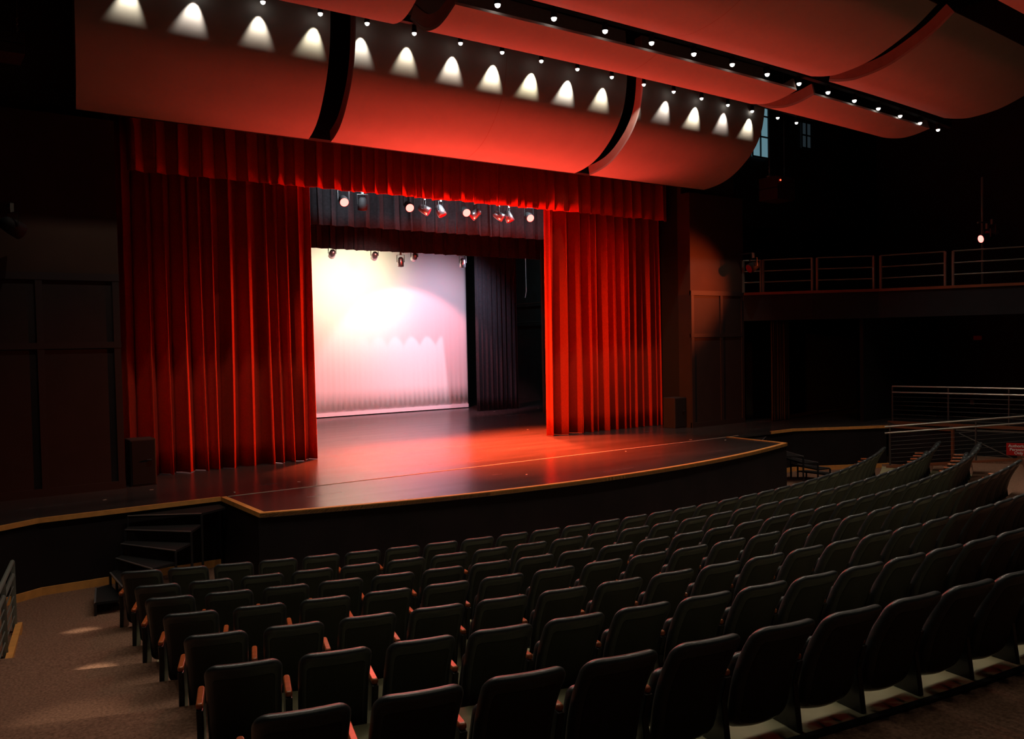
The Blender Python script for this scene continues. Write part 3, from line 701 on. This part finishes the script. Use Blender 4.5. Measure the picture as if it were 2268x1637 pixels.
# ------------------------------------------------------------------ winding steps up to the stage, both sides
T = [[(-7.22, -2.96), (-6.21, -3.20)], [(-7.28, -3.26), (-6.38, -3.82)], [(-7.36, -3.46), (-6.64, -4.23)], [(-7.45, -3.63), (-6.94, -4.57)], [(-7.55, -3.78), (-7.28, -4.72)], [(-7.65, -3.90), (-7.66, -4.78)]]
def stairs(s, label):
    r = empty('stage_steps', (s*6.9, -3.9, Z0))
    for i in range(6):
        z = -.10-.16*i
        if i == 0: poly = [(-7.22, KY-.03), (-5.95, KY-.03), (-5.95, KY-.34), T[1][1], T[1][0]]
        if i: 
            a, b = T[i-1][0], T[i-1][1]; c, d = (T[i+1][1], T[i+1][0]) if i < 5 else ((-7.98, -4.72), (-7.85, -4.0))
            poly = [a, b, T[i][1], T[i][0]] if i > 1 else [T[0][0], (-6.2, KY-.05), T[1][1], T[1][0]]
            poly = [T[i][0], T[i][1], c, d]
        poly = [(s*(abs(x)-6.9) if s > 0 else x+6.9, y+3.9) for x, y in poly]
        zz = z-Z0
        if zz < .03: continue
        n = len(poly); o = MB().prism(poly, zz-.03, zz).build('tread', m_black, r)
        nose = MB(); e0, e1 = poly[-1], poly[-2]; nose.bar((*e0, zz+.001), (*e1, zz+.001), .02, .012); nose.build('nosing', m_chrome, o)
        for q in (poly[-1], poly[-2]):
            mb = MB(); mb.bar((q[0], q[1], 0), (q[0], q[1], zz-.02), .03, .03); mb.build('leg', m_iron, r)
    tag(r, label, 'steps', 'black winding stage steps'); return r
stairs(-1, 'black winding portable steps leading up to the stage at the left')
stairs(1, 'black winding portable steps leading up to the stage beyond the right apron corner')

# ------------------------------------------------------------------ left side: kerb, low wall and pipe railing by the aisle
lp = [(-8.80, -4.75), (-9.14, -6.9), (-9.60, -9.7), (-10.1, -12.7)]
kz = [-1.0, -.93, -.58, -.14]
mb = MB()
for i in range(3): mb.bar((lp[i][0]-.03, lp[i][1], kz[i]-.1), (lp[i+1][0]-.03, lp[i+1][1], kz[i+1]-.1), .07, .26)
struct(mb.build('trim_12', m_oak))
r = empty('pipe_railing', (-8.86, -4.78, Z0))
def rp(t, h): return (-.16*t*2.4-.02, -2.4*t, h+.10*t)
for t in (0, .5, 1.0, 1.5):
    q = rp(t, 0); mb = MB(); mb.bar((q[0], q[1], 0), (q[0], q[1], .86+.10*t), .05, .05); mb.build('post', m_pipe, r)
for h in (.86, .70, .56, .44, .32, .2):
    mb = MB(); mb.tube([rp(-.02, h-.04), rp(0, h), rp(1.7, h)], .026 if h > .6 else .008, 8); mb.build('rail', m_pipe, r)
tag(r, 'grey green pipe railing at the left edge beside the carpeted aisle', 'railing')

# ------------------------------------------------------------------ high windows right of the clouds
m_win = emit('daylit_blue_glass', (.10, .20, .24), 1.0)
def window(name, x0, x1, z0, z1, y, m, nv=2, nh=3):
    o = MB().box(x0, x1, y, y+.02, z0, z1).build(name, m); struct(o)
    mb = MB()
    for i in range(nv+1): x = x0+(x1-x0)*i/nv; mb.box(x-.02, x+.02, y-.03, y, z0, z1)
    for i in range(nh+1): z = z0+(z1-z0)*i/nh; mb.box(x0, x1, y-.03, y, z-.02, z+.02)
    mb.build('window_frame', m_iron, o)
m_win2 = emit('dim_blue_glass', (.012, .018, .022), 1.0)
struct(MB().box(9, 16, -.9, -.8, 5.5, 12).build('wall_upper_side', m_black))
window('window_1', 9.75, 10.45, 7.45, 9.2, -.95, m_win)
window('window_2', 12.0, 12.45, 7.95, 8.7, -.95, m_win2, 2, 2)

# ------------------------------------------------------------------ backstage details glimpsed at right
o = MB(); o.tube([(10.9, 8.2, 3.9), (10.9, 12.3, 3.9)], .03, 8); tag(o.build('wall_pipe', m_steel), 'upper horizontal pipe on the green backstage wall', 'pipe')
o = MB(); o.tube([(10.9, 8.2, 3.14), (10.9, 12.3, 3.14)], .03, 8); tag(o.build('wall_pipe', m_steel), 'lower horizontal pipe on the green backstage wall', 'pipe')
o = MB(); o.tube([(9.75, 9.9, 12), (9.75, 9.9, 4.9), (9.76, 9.9, 4.3), (9.7, 9.9, 4.05)], .014, 6); tag(o.build('hanging_rope', m_hem), 'thin white rope hanging against the green backstage wall', 'rope')
spot('backstage_work_light', (9.3, 6.8, 6.5), (10.9, 10.8, 2.5), 90, (.75, .95, 1), 100, 1, .3)
